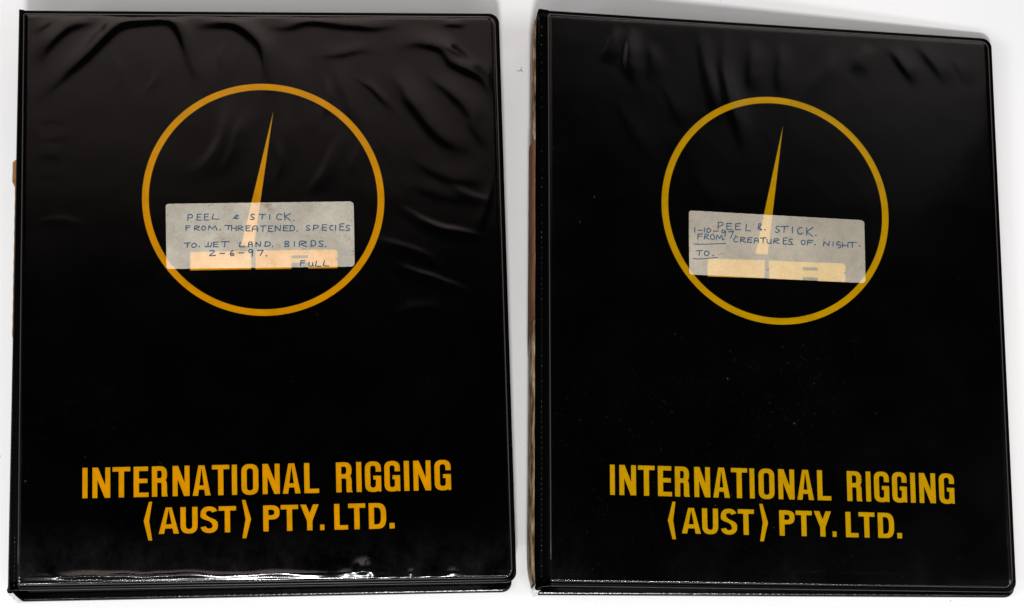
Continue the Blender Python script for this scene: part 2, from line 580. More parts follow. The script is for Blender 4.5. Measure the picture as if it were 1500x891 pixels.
RIGHT_TEXT = [
    ('P', 290, 324, 168, 214), ('E', 350, 386, 176, 220), ('E', 411, 446, 176, 220), ('L', 478, 516, 184, 228), ('&', 560, 592, 178, 222), ('.', 604, 622, 208, 220),
    ('S', 685, 712, 194, 238), ('T', 722, 772, 196, 240), ('I', 794, 810, 200, 242), ('C', 834, 872, 204, 248), ('K', 894, 940, 206, 258), ('.', 954, 970, 244, 258),
    ('1', 124, 138, 206, 236), ('-', 150, 182, 212, 232), ('1', 190, 202, 208, 236), ('0', 212, 242, 208, 236), ('-', 258, 292, 218, 238), ('9', 312, 346, 222, 264), ('7', 358, 398, 232, 274), ('.', 404, 416, 250, 260),
    ('F', 150, 184, 248, 282), ('R', 195, 228, 250, 284), ('O', 238, 268, 252, 286), ('M', 276, 322, 254, 290), ('.', 324, 336, 276, 286),
    ('C', 398, 426, 268, 304), ('R', 442, 480, 272, 308), ('E', 494, 522, 274, 308), ('A', 538, 568, 276, 310), ('T', 580, 620, 274, 312), ('U', 628, 658, 282, 314), ('R', 672, 712, 280, 314),
    ('E', 738, 766, 276, 318), ('S', 774, 800, 284, 320), ('.', 798, 810, 310, 322), ('O', 862, 890, 290, 322), ('F', 904, 944, 292, 324), ('.', 950, 962, 310, 322),
    ('N', 1015, 1054, 298, 332), ('I', 1072, 1088, 302, 334), ('G', 1104, 1134, 302, 340), ('H', 1146, 1182, 308, 342), ('T', 1188, 1238, 306, 340), ('.', 1256, 1270, 320, 332),
    ('T', 140, 182, 362, 398), ('O', 196, 230, 364, 398), ('.', 250, 264, 384, 396)]
RIGHT_LINES = [[(128, 317), (200, 319), (342, 313)], [(118, 415), (160, 420), (286, 410)]]


def smooth_poly(pts, k=6):
    pts = [np.array(p, float) for p in pts]
    if len(pts) < 3:
        return pts
    out = []
    for i in range(len(pts)-1):
        p0 = pts[max(i-1, 0)]
        p1, p2 = pts[i], pts[i+1]
        p3 = pts[min(i+2, len(pts)-1)]
        for j in range(k):
            t = j/k
            out.append(.5*((2*p1)+(-p0+p2)*t+(2*p0-5*p1+4*p2-p3)*t*t+(-p0+3*p1-3*p2+p3)*t**3))
    out.append(pts[-1])
    return out


def ribbon(pts, wd):
    """stroke polygons with rounded joins"""
    P = []
    for a, b in zip(pts[:-1], pts[1:]):
        if np.linalg.norm(np.array(b)-np.array(a)) > 1e-6:
            P.append(seg(a, b, wd))
    for p in pts:
        P.append([(p[0]+wd/2*math.cos(R(a)), p[1]+wd/2*math.sin(R(a))) for a in range(0, 360, 60)])
    return P


# ------------------------------------------------------------------ binder
def rounded(s0, t0, s1, t1, rl, rr, n=7, inset=0.0):
    s0 += inset
    t0 += inset
    s1 -= inset
    t1 -= inset
    rl = max(rl-inset, .0003)
    rr = max(rr-inset, .0003)
    out = []
    for (cx, cy, r, a0) in ((s0+rl, t0+rl, rl, 180), (s1-rr, t0+rr, rr, 270), (s1-rr, t1-rr, rr, 0), (s0+rl, t1-rl, rl, 90)):
        for i in range(n):
            a = R(a0+90*i/(n-1))
            out.append((cx+r*math.cos(a), cy+r*math.sin(a)))
    return out


def board(name, pt, s0, t0, s1, t1, thick, mat, parent, rl=.0012, rr=.0055, wave=None):
    prof = [(.0012, -thick), (.0003, -thick+.0003), (0, -thick+.001), (0, -.0012), (.00025, -.0005), (.0008, -.0001), (.0016, 0)]
    rings = []
    for ins, n in prof:
        o = rounded(s0, t0, s1, t1, rl, rr, inset=ins)
        # subdivide the long sides so the edge can follow the slightly bent board
        q = []
        for i in range(len(o)):
            a, b = np.array(o[i]), np.array(o[(i+1) % len(o)])
            k = 40 if i % 7 == 6 else 1
            for j in range(k):
                q.append(a+(b-a)*j/k)
        q = np.array(q)
        rings.append(list(pt.P(q[:, 0], q[:, 1], np.full(len(q), n))))
    V, Fc = loft(rings, True, True, False)
    o = rounded(s0, t0, s1, t1, rl, rr, inset=prof[-1][0])
    q = []
    for i in range(len(o)):
        a, b = np.array(o[i]), np.array(o[(i+1) % len(o)])
        k = 40 if i % 7 == 6 else 1
        for j in range(k):
            q.append(tuple(a+(b-a)*j/k))
    v2, f2 = union([q], .02)
    a = len(V)
    st = np.array(v2)
    V = list(V)+list(pt.P(st[:, 0], st[:, 1], np.zeros(len(st))))
    Fc += [tuple(a+i for i in f) for f in f2]
    return mesh(name, V, Fc, mat, parent)


def flat(name, pt, polys, n, mat, parent, mm=False):
    k = .001 if mm else 1.0
    v, f = union([[(x/k, y/k) for x, y in p] for p in polys])
    st = np.array(v)*k
    return mesh(name, pt.P(st[:, 0], st[:, 1], np.full(len(st), n)), f, mat, parent, False)


def poly_dist(S_, T_, pts):
    """distance to polyline and position 0..1 along it"""
    best = np.full(S_.shape, 1e9)
    pos = np.zeros(S_.shape)
    sg = np.ones(S_.shape)
    L = [0]
    for a, b in zip(pts[:-1], pts[1:]):
        L.append(L[-1]+np.linalg.norm(b-a))
    for i, (a, b) in enumerate(zip(pts[:-1], pts[1:])):
        d = b-a
        q = d@d
        if q < 1e-14:
            continue
        k = np.clip(((S_-a[0])*d[0]+(T_-a[1])*d[1])/q, 0, 1)
        dd = np.hypot(S_-a[0]-k*d[0], T_-a[1]-k*d[1])
        mk = dd < best
        best[mk] = dd[mk]
        cr = d[0]*(T_-a[1])-d[1]*(S_-a[0])
        sg[mk] = np.sign(cr[mk])
        pos[mk] = (L[i]+k[mk]*np.sqrt(q))/L[-1]
    return best*sg, pos


def fbm(S_, T_, seed, scale, octs=3):
    rng = np.random.RandomState(seed)
    out = np.zeros(S_.shape)
    for o in range(octs):
        for _ in range(5):
            th = rng.rand()*6.28
            ph = rng.rand()*6.28
            f = scale*(2**o)*(.6+.8*rng.rand())
            out += np.sin((S_*math.cos(th)+T_*math.sin(th))*f+ph)/(2**o)/5
    return out


def film(pt, mat, parent, wr, label_box, seed, roll_b, lift, noise_amp, swell, mounds):
    nx, ny = 330, 400
    s = np.linspace(-.0002, pt.W-.0012, nx)
    t = np.concatenate([np.linspace(.0012, .016, 70), np.linspace(.0165, pt.H-.0012, ny-70)])
    S_, T_ = np.meshgrid(s, t)
    # border distance (rounded right corners)
    r = .0045
    x0, x1, y0, y1 = .0004, pt.W-.0022, .0022, pt.H-.0022
    cx, cy, hx, hy = (x0+x1)/2, (y0+y1)/2, (x1-x0)/2, (y1-y0)/2
    qx = np.abs(S_-cx)-hx
    qy = np.abs(T_-cy)-hy
    rr = np.where(S_ > cx, r, .001)
    sd = -(np.hypot(np.maximum(qx+rr, 0), np.maximum(qy+rr, 0))+np.minimum(np.maximum(qx+rr, qy+rr), 0)-rr)
    h = np.clip(sd/.0022, -1, 1)
    tb = T_-y0
    # the far, left and right borders dome up softly; the lower one rises as a short slope
    qy2 = np.where(T_ > cy, qy, -1.0)
    sd2 = -(np.hypot(np.maximum(qx+rr, 0), np.maximum(qy2+rr, 0))+np.minimum(np.maximum(qx+rr, qy2+rr), 0)-rr)
    ho = lift*(1-(1-np.clip(sd2/.0022, 0, 1))**2)
    Tb = roll_b*(1+.30*fbm(S_, T_*0, seed+9, 32, 2))*1.6
    xb = np.clip(np.clip(tb, 0, 1)/Tb, 0, 1)
    xe = np.clip((xb-.7)/.3, 0, 1)
    hb = Tb*(.475*xb-.045*xb*xb-.3*.41*xe*xe*.5)
    base = np.where(sd > 0, np.minimum(ho, hb+np.clip(tb-.006, 0, 1)*.05), sd*.6)
    balloon = .001*swell*(.75+.45*fbm(S_, T_*.3, seed+5, 45, 2))
    base = base+np.where(tb > .004, balloon*np.exp(-((tb-.004)/.010)**2), balloon*np.clip((np.clip(tb, 0, 1)-Tb)/(.004-Tb), 0, 1)**1.2)
    damp = np.clip(sd/.004, 0, 1)
    H = np.zeros(S_.shape)
    Sw = S_+.0009*fbm(S_, T_, seed+31, 160, 3)
    Tw = T_+.0009*fbm(S_, T_, seed+37, 160, 3)
    vary = 1+.45*fbm(S_, T_, seed+41, 90, 2)
    for k_, (pts, wpx, amp) in enumerate(wr):
        q = [pt.st(p) for p in pts]
        q = smooth_poly(q, 5)
        d, pos = poly_dist(Sw, Tw, q)
        wd = wpx*.00029
        taper = np.clip(np.minimum(pos, 1-pos)*2.3, 0, 1)
        taper = taper*taper*(3-2*taper)
        wide = wd*2.6
        # steep on the near side, easing away on the other
        prof = np.where(d < 0, np.exp(-(d/wd)**2), np.exp(-(d/wide)**2))
        H += amp*.00115*taper*vary*prof
    for (mx_, my_), wx, wy, amp in mounds:
        c_ = pt.st((mx_, my_))
        dx_ = (Sw-c_[0])/(wx*.00035)
        dy_ = (Tw-c_[1])/(wy*.00035)
        H += amp*.001*np.exp(-(dx_**2+dy_**2))
    ridged = 1-np.abs(fbm(Sw+.35*Tw, Tw*.35, seed+3, 190, 3))
    mask = np.clip(.5+.9*fbm(S_, T_, seed+50, 40, 2), 0, 1)
    H += noise_amp*.001*(fbm(S_, T_, seed, 70, 3)+3.2*mask*ridged**3*.5+1.0*fbm(Sw, Tw, seed+60, 180, 2))
    # pressed flat where the sticker holds it
    lx0, lx1, ly0, ly1 = label_box
    dl = np.hypot(np.maximum(np.maximum(lx0-S_, S_-lx1), 0), np.maximum(np.maximum(ly0-T_, T_-ly1), 0))
    kl = np.clip(dl/.008, 0, 1)
    kl = kl*kl*(3-2*kl)
    H = base+H*damp*kl
    H = np.where(sd > .0005, np.maximum(H, .00018), H)
    V = pt.P(S_.ravel(), T_.ravel(), H.ravel())
    ii = np.arange(nx*ny).reshape(ny, nx)
    Fq = np.stack([ii[:-1, :-1], ii[:-1, 1:], ii[1:, 1:], ii[1:, :-1]], -1).reshape(-1, 4)
    me = bpy.data.meshes.new('clear_sleeve')
    me.vertices.add(len(V))
    me.vertices.foreach_set('co', V.astype(np.float32).ravel())
    me.loops.add(Fq.size)
    me.loops.foreach_set('vertex_index', Fq.astype(np.int32).ravel())
    me.polygons.add(len(Fq))
    me.polygons.foreach_set('loop_start', np.arange(0, Fq.size, 4, dtype=np.int32))
    me.update(calc_edges=True)
    return link('clear_sleeve', me, mat, parent)


def tube(name, P, rad, mat, parent, n=6):
    P = [np.array(p) for p in P]
    rings = []
    for i, p in enumerate(P):
        d = P[min(i+1, len(P)-1)]-P[max(i-1, 0)]
        d /= np.linalg.norm(d)
        a = np.cross(d, [0, 0, 1.0])
        a /= np.linalg.norm(a)
        b_ = np.cross(a, d)
        rings.append([p+rad*(a*math.cos(k*2*math.pi/n)+b_*math.sin(k*2*math.pi/n)) for k in range(n)])
    V, Fc = loft(rings, True, True, True)
    return mesh(name, V, Fc, mat, parent)


def make_binder(spec):
    q = spec['quad']
    hl, hr = spec['hl'], spec['hr']
    pt = Patch(ray(q[0], hl), ray(q[1], hr), ray(q[2], hr+spec.get('dbr', 0)), ray(q[3], hl))
    print(spec['key'], 'W %.4f H %.4f' % (pt.W, pt.H))
    W, H = pt.W, pt.H
    root = bpy.data.objects.new('ring_binder', None)
    COL.objects.link(root)
    root['label'] = spec['label']
    root['category'] = 'binder'
    root['group'] = 'black ring binders side by side on the white table'
    drop = .0035
    E0 = ray(spec['edge'][0], hl-drop)     # top end of the hinge edge
    E1 = ray(spec['edge'][1], hl-drop)     # bottom end
    gz = .003
    # --- back cover on the table
    bTL = np.array([E0[0]+.001, E0[1]-.001, gz])
    bTR = np.array([*pt.c[1][:2], gz])+np.array([-.001, -.002, 0])
    bBR = ray(spec['ground'][1], gz)
    bBL = ray(spec['ground'][0], gz)
    bp = Patch(bTL, bTR, bBR, bBL)
    board('back_cover', bp, 0, 0, bp.W, bp.H, .0029, M['vinyl_back'], root)
    # --- block of pages
    def mixp(u, v, top):
        a = bTL*(1-u)*v+bTR*u*v+bBR*u*(1-v)+bBL*(1-u)*(1-v)
        if top:
            b_ = pt.P(u*W, v*H, -.0034)
            return np.array([a[0], a[1], max(b_[2], .0042)])
        return np.array([a[0], a[1], .0034])
    rings = []
    for ins, k in ((.010, 0), (.0085, .12), (.009, .5), (.0082, .88), (.010, 1)):
        r_ = []
        uu, vv = ins/W, ins*.45/H
        for (u, v) in [(uu*.6, vv+(1-2*vv)*0)]+[(uu*.6+(1-1.6*uu)*i/24, vv) for i in range(1, 25)]+[(1-uu, vv+(1-2*vv)*i/24) for i in range(1, 25)]+[(1-uu-(1-1.6*uu)*i/24, 1-vv) for i in range(1, 25)]+[(uu*.6, 1-vv-(1-2*vv)*i/24) for i in range(1, 24)]:
            a, b_ = mixp(u, v, False), mixp(u, v, True)
            r_.append(a+(b_-a)*k)
        rings.append(r_)
    V, Fc = loft(rings, True, True, True)
    mesh('page_block', V, Fc, M['page'], root)
    # --- front cover board
    cov = board('front_cover', pt, -.0002, 0, W, H, .003, M['vinyl'], root)
    # matt black printed sheet inside the sleeve, just above the board
    v, f = union([rounded(.0014, .0032, W-.0034, H-.0032, .001, .0035)], .02)
    st = np.array(v)
    mesh('cover_sheet', pt.P(st[:, 0], st[:, 1], np.full(len(st), .00006)), f, M['vinyl_board'], root)
    # --- weld seam round the sleeve
    sm = rounded(.0004, .0024, W-.0024, H-.0024, .0008, .0046)
    sm = sm+[sm[0]]
    pts = []
    for a, b_ in zip(sm[:-1], sm[1:]):
        a, b_ = np.array(a), np.array(b_)
        k = 30 if np.linalg.norm(b_-a) > .05 else 1
        for j in range(k):
            pts.append(a+(b_-a)*j/k)
    pts = np.array(pts)
    P3 = pt.P(pts[:, 0], pts[:, 1], np.full(len(pts), .0001))
    tube('weld_seam', P3, .00032, M['seam'], root, 6)
    # --- hinge strip and spine, swept from top end to bottom end
    NT = 60
    vs = np.linspace(1, 0, NT)
    G0 = np.array([E0[0]+.0005, E0[1], .0008])
    G1 = ray(spec['ground'][0], .0008)+np.array([-.0012, .0, 0])
    hinge, spine = [], []
    B = spec['bulge']

    def end_round(v):
        return min(1, v*H/.004, (1-v)*H/.004)

    def spine_pt(v, k, off=0.0):
        E = E0*v+E1*(1-v)
        G = G0*v+G1*(1-v)
        e = min(1.0, min(v*H, (1-v)*H)/.016)
        e = e*(2-e)
        bul = B*(.28+.72*e)*(1-(2*k-1)**2)**.6
        p = E*(1-k)+G*k
        return np.array([p[0]-bul-off, p[1], p[2]])
    for v in vs:
        sp_ = pt.P(.0002, v*H, 0.0)
        E = E0*v+E1*(1-v)
        row = []
        for k in np.linspace(0, 1, 9):
            a = k*math.pi/2
            # groove next to the weld, then rolls over to the spine
            g = -.0005*math.sin(min(1, k*2.2)*math.pi)
            row.append(np.array([sp_[0]+(E[0]-sp_[0])*math.sin(a)**1.1, sp_[1]+(E[1]-sp_[1])*k, E[2]+(sp_[2]-E[2])*math.cos(a)+g]))
        hinge.append(row)
        spine.append([spine_pt(v, k) for k in np.linspace(0, 1, 13)])
    V, Fc = loft(hinge, False)
    # give the strip a thickness by a lowered copy
    nV = len(V)
    V = V+[p+np.array([.0006, 0, -.0012]) for p in V]
    nr = 9
    Fb = [tuple(i+nV for i in f[::-1]) for f in Fc]
    rim = []
    for j in range(nr-1):
        rim.append((j, j+1, j+1+nV, j+nV))
        q_ = (NT-1)*nr+j
        rim.append((q_+1, q_, q_+nV, q_+1+nV))
    mesh('hinge_strip', V, Fc+Fb+rim, M['hinge'], root)
    V, Fc = loft(spine, False)
    nV = len(V)
    V = V+[p+np.array([.0025, 0, 0]) for p in V]
    nr = 13
    Fb = [tuple(i+nV for i in f[::-1]) for f in Fc]
    rim = []
    for j in range(nr-1):
        rim.append((j, j+1, j+1+nV, j+nV))
        q_ = (NT-1)*nr+j
        rim.append((q_+1, q_, q_+nV, q_+1+nV))
    mesh('spine', V, Fc+Fb+rim, M['hinge'], root)
    # clear pocket edge folded round the lower end of the spine
    rows = []
    for k in np.linspace(.06, .97, 16):
        a = spine_pt(0, k, .0002)
        wv = .0002*math.sin(k*19)
        rows.append([a+np.array([0, .0030+wv, 0]), a+np.array([-.0006, .0006, 0]), a+np.array([0, -.0009+wv, 0]), a+np.array([.0013, -.0010, 0]), a+np.array([.0026, -.0006, 0])])
    V, Fc = loft(rows, False)
    mesh('pocket_end', V, Fc, M['clear_edge'], root)

    def spine_sheet(name, y_top, y_bot, k0, k1, off, mat, cut=0.0, ragged=0):
        v_top = float(pt.st((spec['edge'][0][0]+8, y_top))[1]/H)
        v_bot = float(pt.st((spec['edge'][0][0]+8, y_bot))[1]/H)
        rows = []
        n = 70
        for i in range(n):
            row = []
            for k in np.linspace(k0, k1, 9):
                kk = (k-k0)/(k1-k0)
                vb = v_bot+cut*(kk-.0)/H
                vt = v_top+ragged*.0006*math.sin(kk*23)/H
                v_ = vt+(vb-vt)*i/(n-1)
                row.append(spine_pt(v_, k, off))
            rows.append(row)
        V, Fc = loft(rows, False)
        nv = len(V)
        V = V+[p+np.array([.00018, 0, 0]) for p in V]
        Fb = [tuple(i+nv for i in f[::-1]) for f in Fc]
        rim = []
        for j in range(8):
            rim.append((j, j+1, j+1+nv, j+nv))
            q_ = (n-1)*9+j
            rim.append((q_+1, q_, q_+nv, q_+1+nv))
        for i in range(n-1):
            rim.append((i*9, (i+1)*9, (i+1)*9+nv, i*9+nv))
        return mesh(name, V, Fc+Fb+rim, mat, root)
    spine_sheet.root = root
    spec['extra'](spine_sheet)
    # --- stitched dots pressed into the hinge
    V, Fc = [], []
    rnd = random.Random(spec['seed'])
    for (ya, yb, kx, step) in spec['dots']:
        y = ya
        while y < yb:
            v_ = pt.st((spec['edge'][0][0]+8, y))[1]/H
            i = (1-v_)*(NT-1)
            i0 = int(max(0, min(NT-2, i)))
            fr = i-i0
            p = hinge[i0][kx]*(1-fr)+hinge[i0+1][kx]*fr
            r_ = .00026*rnd.uniform(.6, 1.15)
            a = len(V)
            V.append(p+np.array([-.00012, 0, r_*1.1]))
            for m_ in range(6):
                V.append(p+np.array([r_*math.cos(m_*1.047), r_*math.sin(m_*1.047), r_*.2]))
            Fc += [(a, a+1+m_, a+1+(m_+1) % 6) for m_ in range(6)]
            y += step
    if V:
        o = mesh('stitched_dots', V, Fc, M['dots'], root)
        o['kind'] = 'stuff'
    # --- print
    inkm = spec['ink']
    A = spec['art']
    c = A['ring']
    cs = [pt.st(p) for p in c]           # left, right, top, bottom extremes
    cx = (cs[0][0]+cs[1][0])/2
    cy = (cs[2][1]+cs[3][1])/2
    rx = (cs[1][0]-cs[0][0])/2
    ry = (cs[2][1]-cs[3][1])/2
    th = A['ring_w']
    n = 128
    V, Fc = [], []
    for i in range(n):
        a = i*2*math.pi/n
        V.append((cx+rx*math.cos(a), cy+ry*math.sin(a)))
        V.append((cx+(rx-th)*math.cos(a), cy+(ry-th)*math.sin(a)))
        j = (i+1) % n
        Fc.append((2*i, 2*j, 2*j+1, 2*i+1))
    st = np.array(V)
    mesh('printed_ring', pt.P(st[:, 0], st[:, 1], np.full(len(st), .00014)), Fc, inkm, root, False)

    def pp(pts_):
        return [tuple(pt.st(p)) for p in pts_]
    flat('printed_pointer', pt, [pp(A['pointer'])], .00014, inkm, root)
    flat('printed_emblem_block', pt, [pp(A['block_i'])], .00014, inkm, root)
    flat('printed_emblem_block', pt, [pp(p) for p in A['block_r']], .00014, inkm, root)
    # lettering: the same artwork on both covers, laid out in the left cover's coordinates
    for line, (ta, tb) in ((LINE1, A['line1']), (LINE2, A['line2'])):
        for word, boxes in line:
            polys = []
            for ch, (xa, xb) in zip(word, boxes):
                fr = (xa-line[0][1][0][0])/(line[-1][1][-1][1]-line[0][1][0][0])
                fr2 = (xb-line[0][1][0][0])/(line[-1][1][-1][1]-line[0][1][0][0])
                (p0, h0), (p1, h1) = ta, tb
                # bottom left / bottom right of the letter in px on this binder
                bl = pt.st((p0[0]+(p1[0]-p0[0])*fr, p0[1]+(p1[1]-p0[1])*fr))
                br = pt.st((p0[0]+(p1[0]-p0[0])*fr2, p0[1]+(p1[1]-p0[1])*fr2))
                hh = (h0+(h1-h0)*fr)
                tl = pt.st((p0[0]+(p1[0]-p0[0])*fr, p0[1]+(p1[1]-p0[1])*fr-hh))
                wmm = np.linalg.norm(br-bl)*1000
                hmm = (tl[1]-bl[1])*1000
                yo = 0
                if ch in '()':
                    yo = -hmm*.24
                    hmm = hmm*1.47
                dx = (br-bl)/np.linalg.norm(br-bl)
                for g in glyph(ch, wmm, hmm):
                    polys.append([(bl[0]+dx[0]*x*.001-dx[1]*(y+yo)*.001*.3, bl[1]+dx[1]*x*.001+(y+yo)*.001) for x, y in g])
            flat('printed_word', pt, polys, .00014, inkm, root, mm=True)
    # --- sticker and sleeve
    lb = [pt.st(p) for p in spec['label_px']]
    box = (min(p[0] for p in lb), max(p[0] for p in lb), min(p[1] for p in lb), max(p[1] for p in lb))
    film(pt, spec['film'], root, spec['wrinkles'], box, spec['seed'], spec['roll'], min(spec['roll']*.62, .0005), spec['noise'], spec['swell'], spec['mounds'])
    # label is a part of its binder: stuck down
    TLp, TRp, BRp, BLp = lb
    def lab(u, v):
        return TLp*(1-u)*v+TRp*u*v+BRp*u*(1-v)+BLp*(1-u)*(1-v)
    lw = np.linalg.norm(TRp-TLp)
    lh = np.linalg.norm(TLp-BLp)
    out = rounded(0, 0, lw, lh, .0016, .0020)
    fine = []
    for a, b_ in zip(out, out[1:]+out[:1]):
        a, b_ = np.array(a), np.array(b_)
        k = max(1, int(np.linalg.norm(b_-a)/.0012))
        for j in range(k):
            p = a+(b_-a)*j/k
            fine.append((p[0]+.00005*math.sin(p[1]*5200+p[0]*900), p[1]+.00005*math.sin(p[0]*4100)))
    v, f = union([fine], .004)
    n0 = len(v)
    st = np.array([lab(x/lw, y/lh) for x, y in v])
    V = list(pt.P(st[:, 0], st[:, 1], np.full(n0, .00070)))
    rimst = np.array([lab(x/lw, y/lh) for x, y in fine])
    V += list(pt.P(rimst[:, 0], rimst[:, 1], np.full(len(fine), .00070)))
    V += list(pt.P(rimst[:, 0], rimst[:, 1], np.full(len(fine), .00045)))
    nf = len(fine)
    f = [tuple(x) for x in f]+[(n0+i, n0+(i+1) % nf, n0+nf+(i+1) % nf, n0+nf+i) for i in range(nf)]
    labo = mesh('paper_label', V, f, spec['label_mat'], root, False)
    # handwriting
    ox, oy, sc = spec['zoom']
    rnd = random.Random(7+spec['seed'])
    polys = []
    for ch, xa, xb, ya, yb in spec['text']:
        for line in HW[ch]:
            pts_ = []
            for x, y in line:
                jx, jy = rnd.uniform(-.05, .05), rnd.uniform(-.05, .05)
                pts_.append(((xa+(xb-xa)*(x+jx)), yb+(ya-yb)*(y+jy)))
            sh = ch in 'ESCORDPBUG0269e&A'
            pts_ = smooth_poly(pts_, 3) if sh and len(pts_) > 2 else pts_
            mmp = [pt.st((ox+p[0]/sc, oy+p[1]/sc), .00078)*1000 for p in pts_]
            polys += ribbon(mmp, .54 if ch != '.' else .66)
    for line in spec.get('lines', []):
        mmp = [pt.st((ox+p[0]/sc, oy+p[1]/sc), .00078)*1000 for p in smooth_poly(line, 4)]
        polys += ribbon(mmp, .46)
    v, f = union(polys)
    st = np.array(v)*.001
    mesh('handwriting', pt.P(st[:, 0], st[:, 1], np.full(len(st), .00078)), f, M['pen'], labo, False)
    return root, pt


# wrinkle strokes: points in photograph pixels, width, height in mm
WL = [
    ([(720, 348), (640, 330), (575, 300)], 5, .17), ([(700, 432), (620, 402), (565, 380)], 5, .17), ([(650, 388), (600, 362), (540, 348)], 5, .13),
    ([(735, 300), (690, 286), (650, 262)], 5, .13), ([(130, 330), (85, 322), (50, 330)], 5, .05), ([(700, 350), (715, 300), (722, 250)], 5, .14),
    ([(470, 110), (480, 140), (470, 175)], 4, .12), ([(400, 200), (408, 240), (398, 275)], 4, .12), ([(235, 95), (225, 120), (205, 140)], 4, .08),
    ([(560, 470), (610, 452), (660, 458)], 5, .12), ([(160, 80), (175, 105), (170, 135)], 4, .08), ([(520, 110), (545, 130), (575, 165)], 4, .12),
    ([(640, 60), (668, 78), (690, 90)], 4, .12), ([(330, 60), (322, 85), (330, 110)], 4, .1),
    ([(300, 60), (305, 100), (300, 140), (288, 170)], 8, .12), ([(415, 70), (430, 120), (428, 170)], 9, .12),
    ([(49, 100), (67, 72), (88, 50), (111, 36), (150, 29)], 8, .34),
    ([(52, 52), (65, 38), (84, 27)], 5, .15),
    ([(44, 158), (77, 125), (118, 88), (152, 56), (178, 36), (215, 30), (249, 32), (269, 57), (279, 94), (291, 118), (293, 150)], 8, .58),
    ([(269, 34), (303, 36), (340, 34), (364, 47), (384, 71), (391, 101), (392, 125), (380, 155)], 8, .52),
    ([(374, 32), (411, 40), (468, 32), (512, 37), (552, 40), (600, 38)], 7, .34),
    ([(640, 36), (665, 37), (690, 40)], 5, .14),
    ([(570, 72), (600, 65), (619, 63), (646, 71), (666, 94), (700, 111), (717, 135), (724, 165)], 8, .33),
    ([(560, 98), (586, 121), (606, 155), (636, 192), (666, 212), (700, 222)], 10, .42),
    ([(616, 102), (646, 125), (673, 148), (690, 168), (697, 192), (722, 230)], 8, .26),
    ([(455, 85), (500, 78), (540, 74), (560, 88)], 6, .10),
    ([(492, 90), (503, 130), (512, 165), (525, 200)], 8, .12),
    ([(345, 118), (335, 160), (322, 205), (300, 240), (262, 262)], 9, .17),
    ([(372, 150), (350, 190), (335, 235), (315, 262)], 8, .12),
    ([(505, 190), (488, 225), (470, 262), (440, 290)], 8, .14),
    ([(540, 190), (525, 225), (505, 262)], 8, .08),
    ([(600, 225), (640, 255), (690, 265), (725, 262)], 9, .13),
    ([(590, 265), (640, 285), (700, 292)], 9, .08),
    ([(50, 180), (80, 176), (105, 182)], 6, .03), ([(50, 205), (80, 203), (110, 198)], 6, .03),
    ([(48, 232), (75, 226), (100, 230)], 6, .03), ([(48, 262), (72, 256), (96, 260)], 6, .03),
    ([(330, 128), (345, 90), (350, 60)], 7, .08), ([(430, 140), (420, 200), (425, 260)], 10, .06),
    # bottom
    ([(38, 790), (46, 808), (58, 822), (78, 836), (104, 845), (140, 848)], 7, .3),
    ([(180, 850), (225, 820), (215, 780), (200, 745)], 8, .10),
    ([(150, 740), (190, 775), (222, 815)], 5, .08),
    ([(585, 770), (570, 800), (560, 830)], 7, .12), ([(640, 790), (630, 810)], 7, .14),
    ([(240, 790), (330, 800), (420, 792)], 9, .10), ([(520, 770), (535, 745)], 6, .12),
]
WR = [
    ([(928, 38), (922, 67), (923, 108), (940, 126)], 8, 0.41),
    ([(905, 34), (893, 66), (882, 95)], 8, 0.20),
    ([(950, 60), (955, 95), (945, 120)], 7, 0.17),
    ([(1022, 44), (1031, 94), (1042, 140), (1060, 190)], 8, 0.26),
    ([(1078, 46), (1060, 77), (1064, 135), (1080, 185), (1092, 235)], 9, 0.31),
    ([(1106, 56), (1100, 90), (1103, 140)], 8, 0.20), ([(1145, 60), (1140, 100), (1145, 145)], 8, 0.17),
    ([(1222, 62), (1211, 98), (1181, 138), (1170, 150)], 10, .18),
    ([(1272, 60), (1262, 84), (1246, 108)], 8, .18),
    ([(1296, 64), (1322, 94), (1344, 130)], 8, .18),
    ([(1338, 62), (1369, 98), (1395, 130)], 8, .16),
    ([(1390, 80), (1410, 110), (1425, 130)], 7, .08),
    ([(905, 140), (925, 190), (960, 240)], 9, .10), ([(960, 110), (985, 150), (1000, 190)], 9, .08),
    ([(1010, 250), (1040, 290), (1050, 330)], 9, .08),
    ([(862, 745), (880, 785), (895, 815), (905, 838)], 5, .14), ([(915, 770), (925, 800)], 5, .10),
    ([(820, 815), (832, 840)], 5, .14), ([(845, 805), (858, 838)], 5, .08),
]

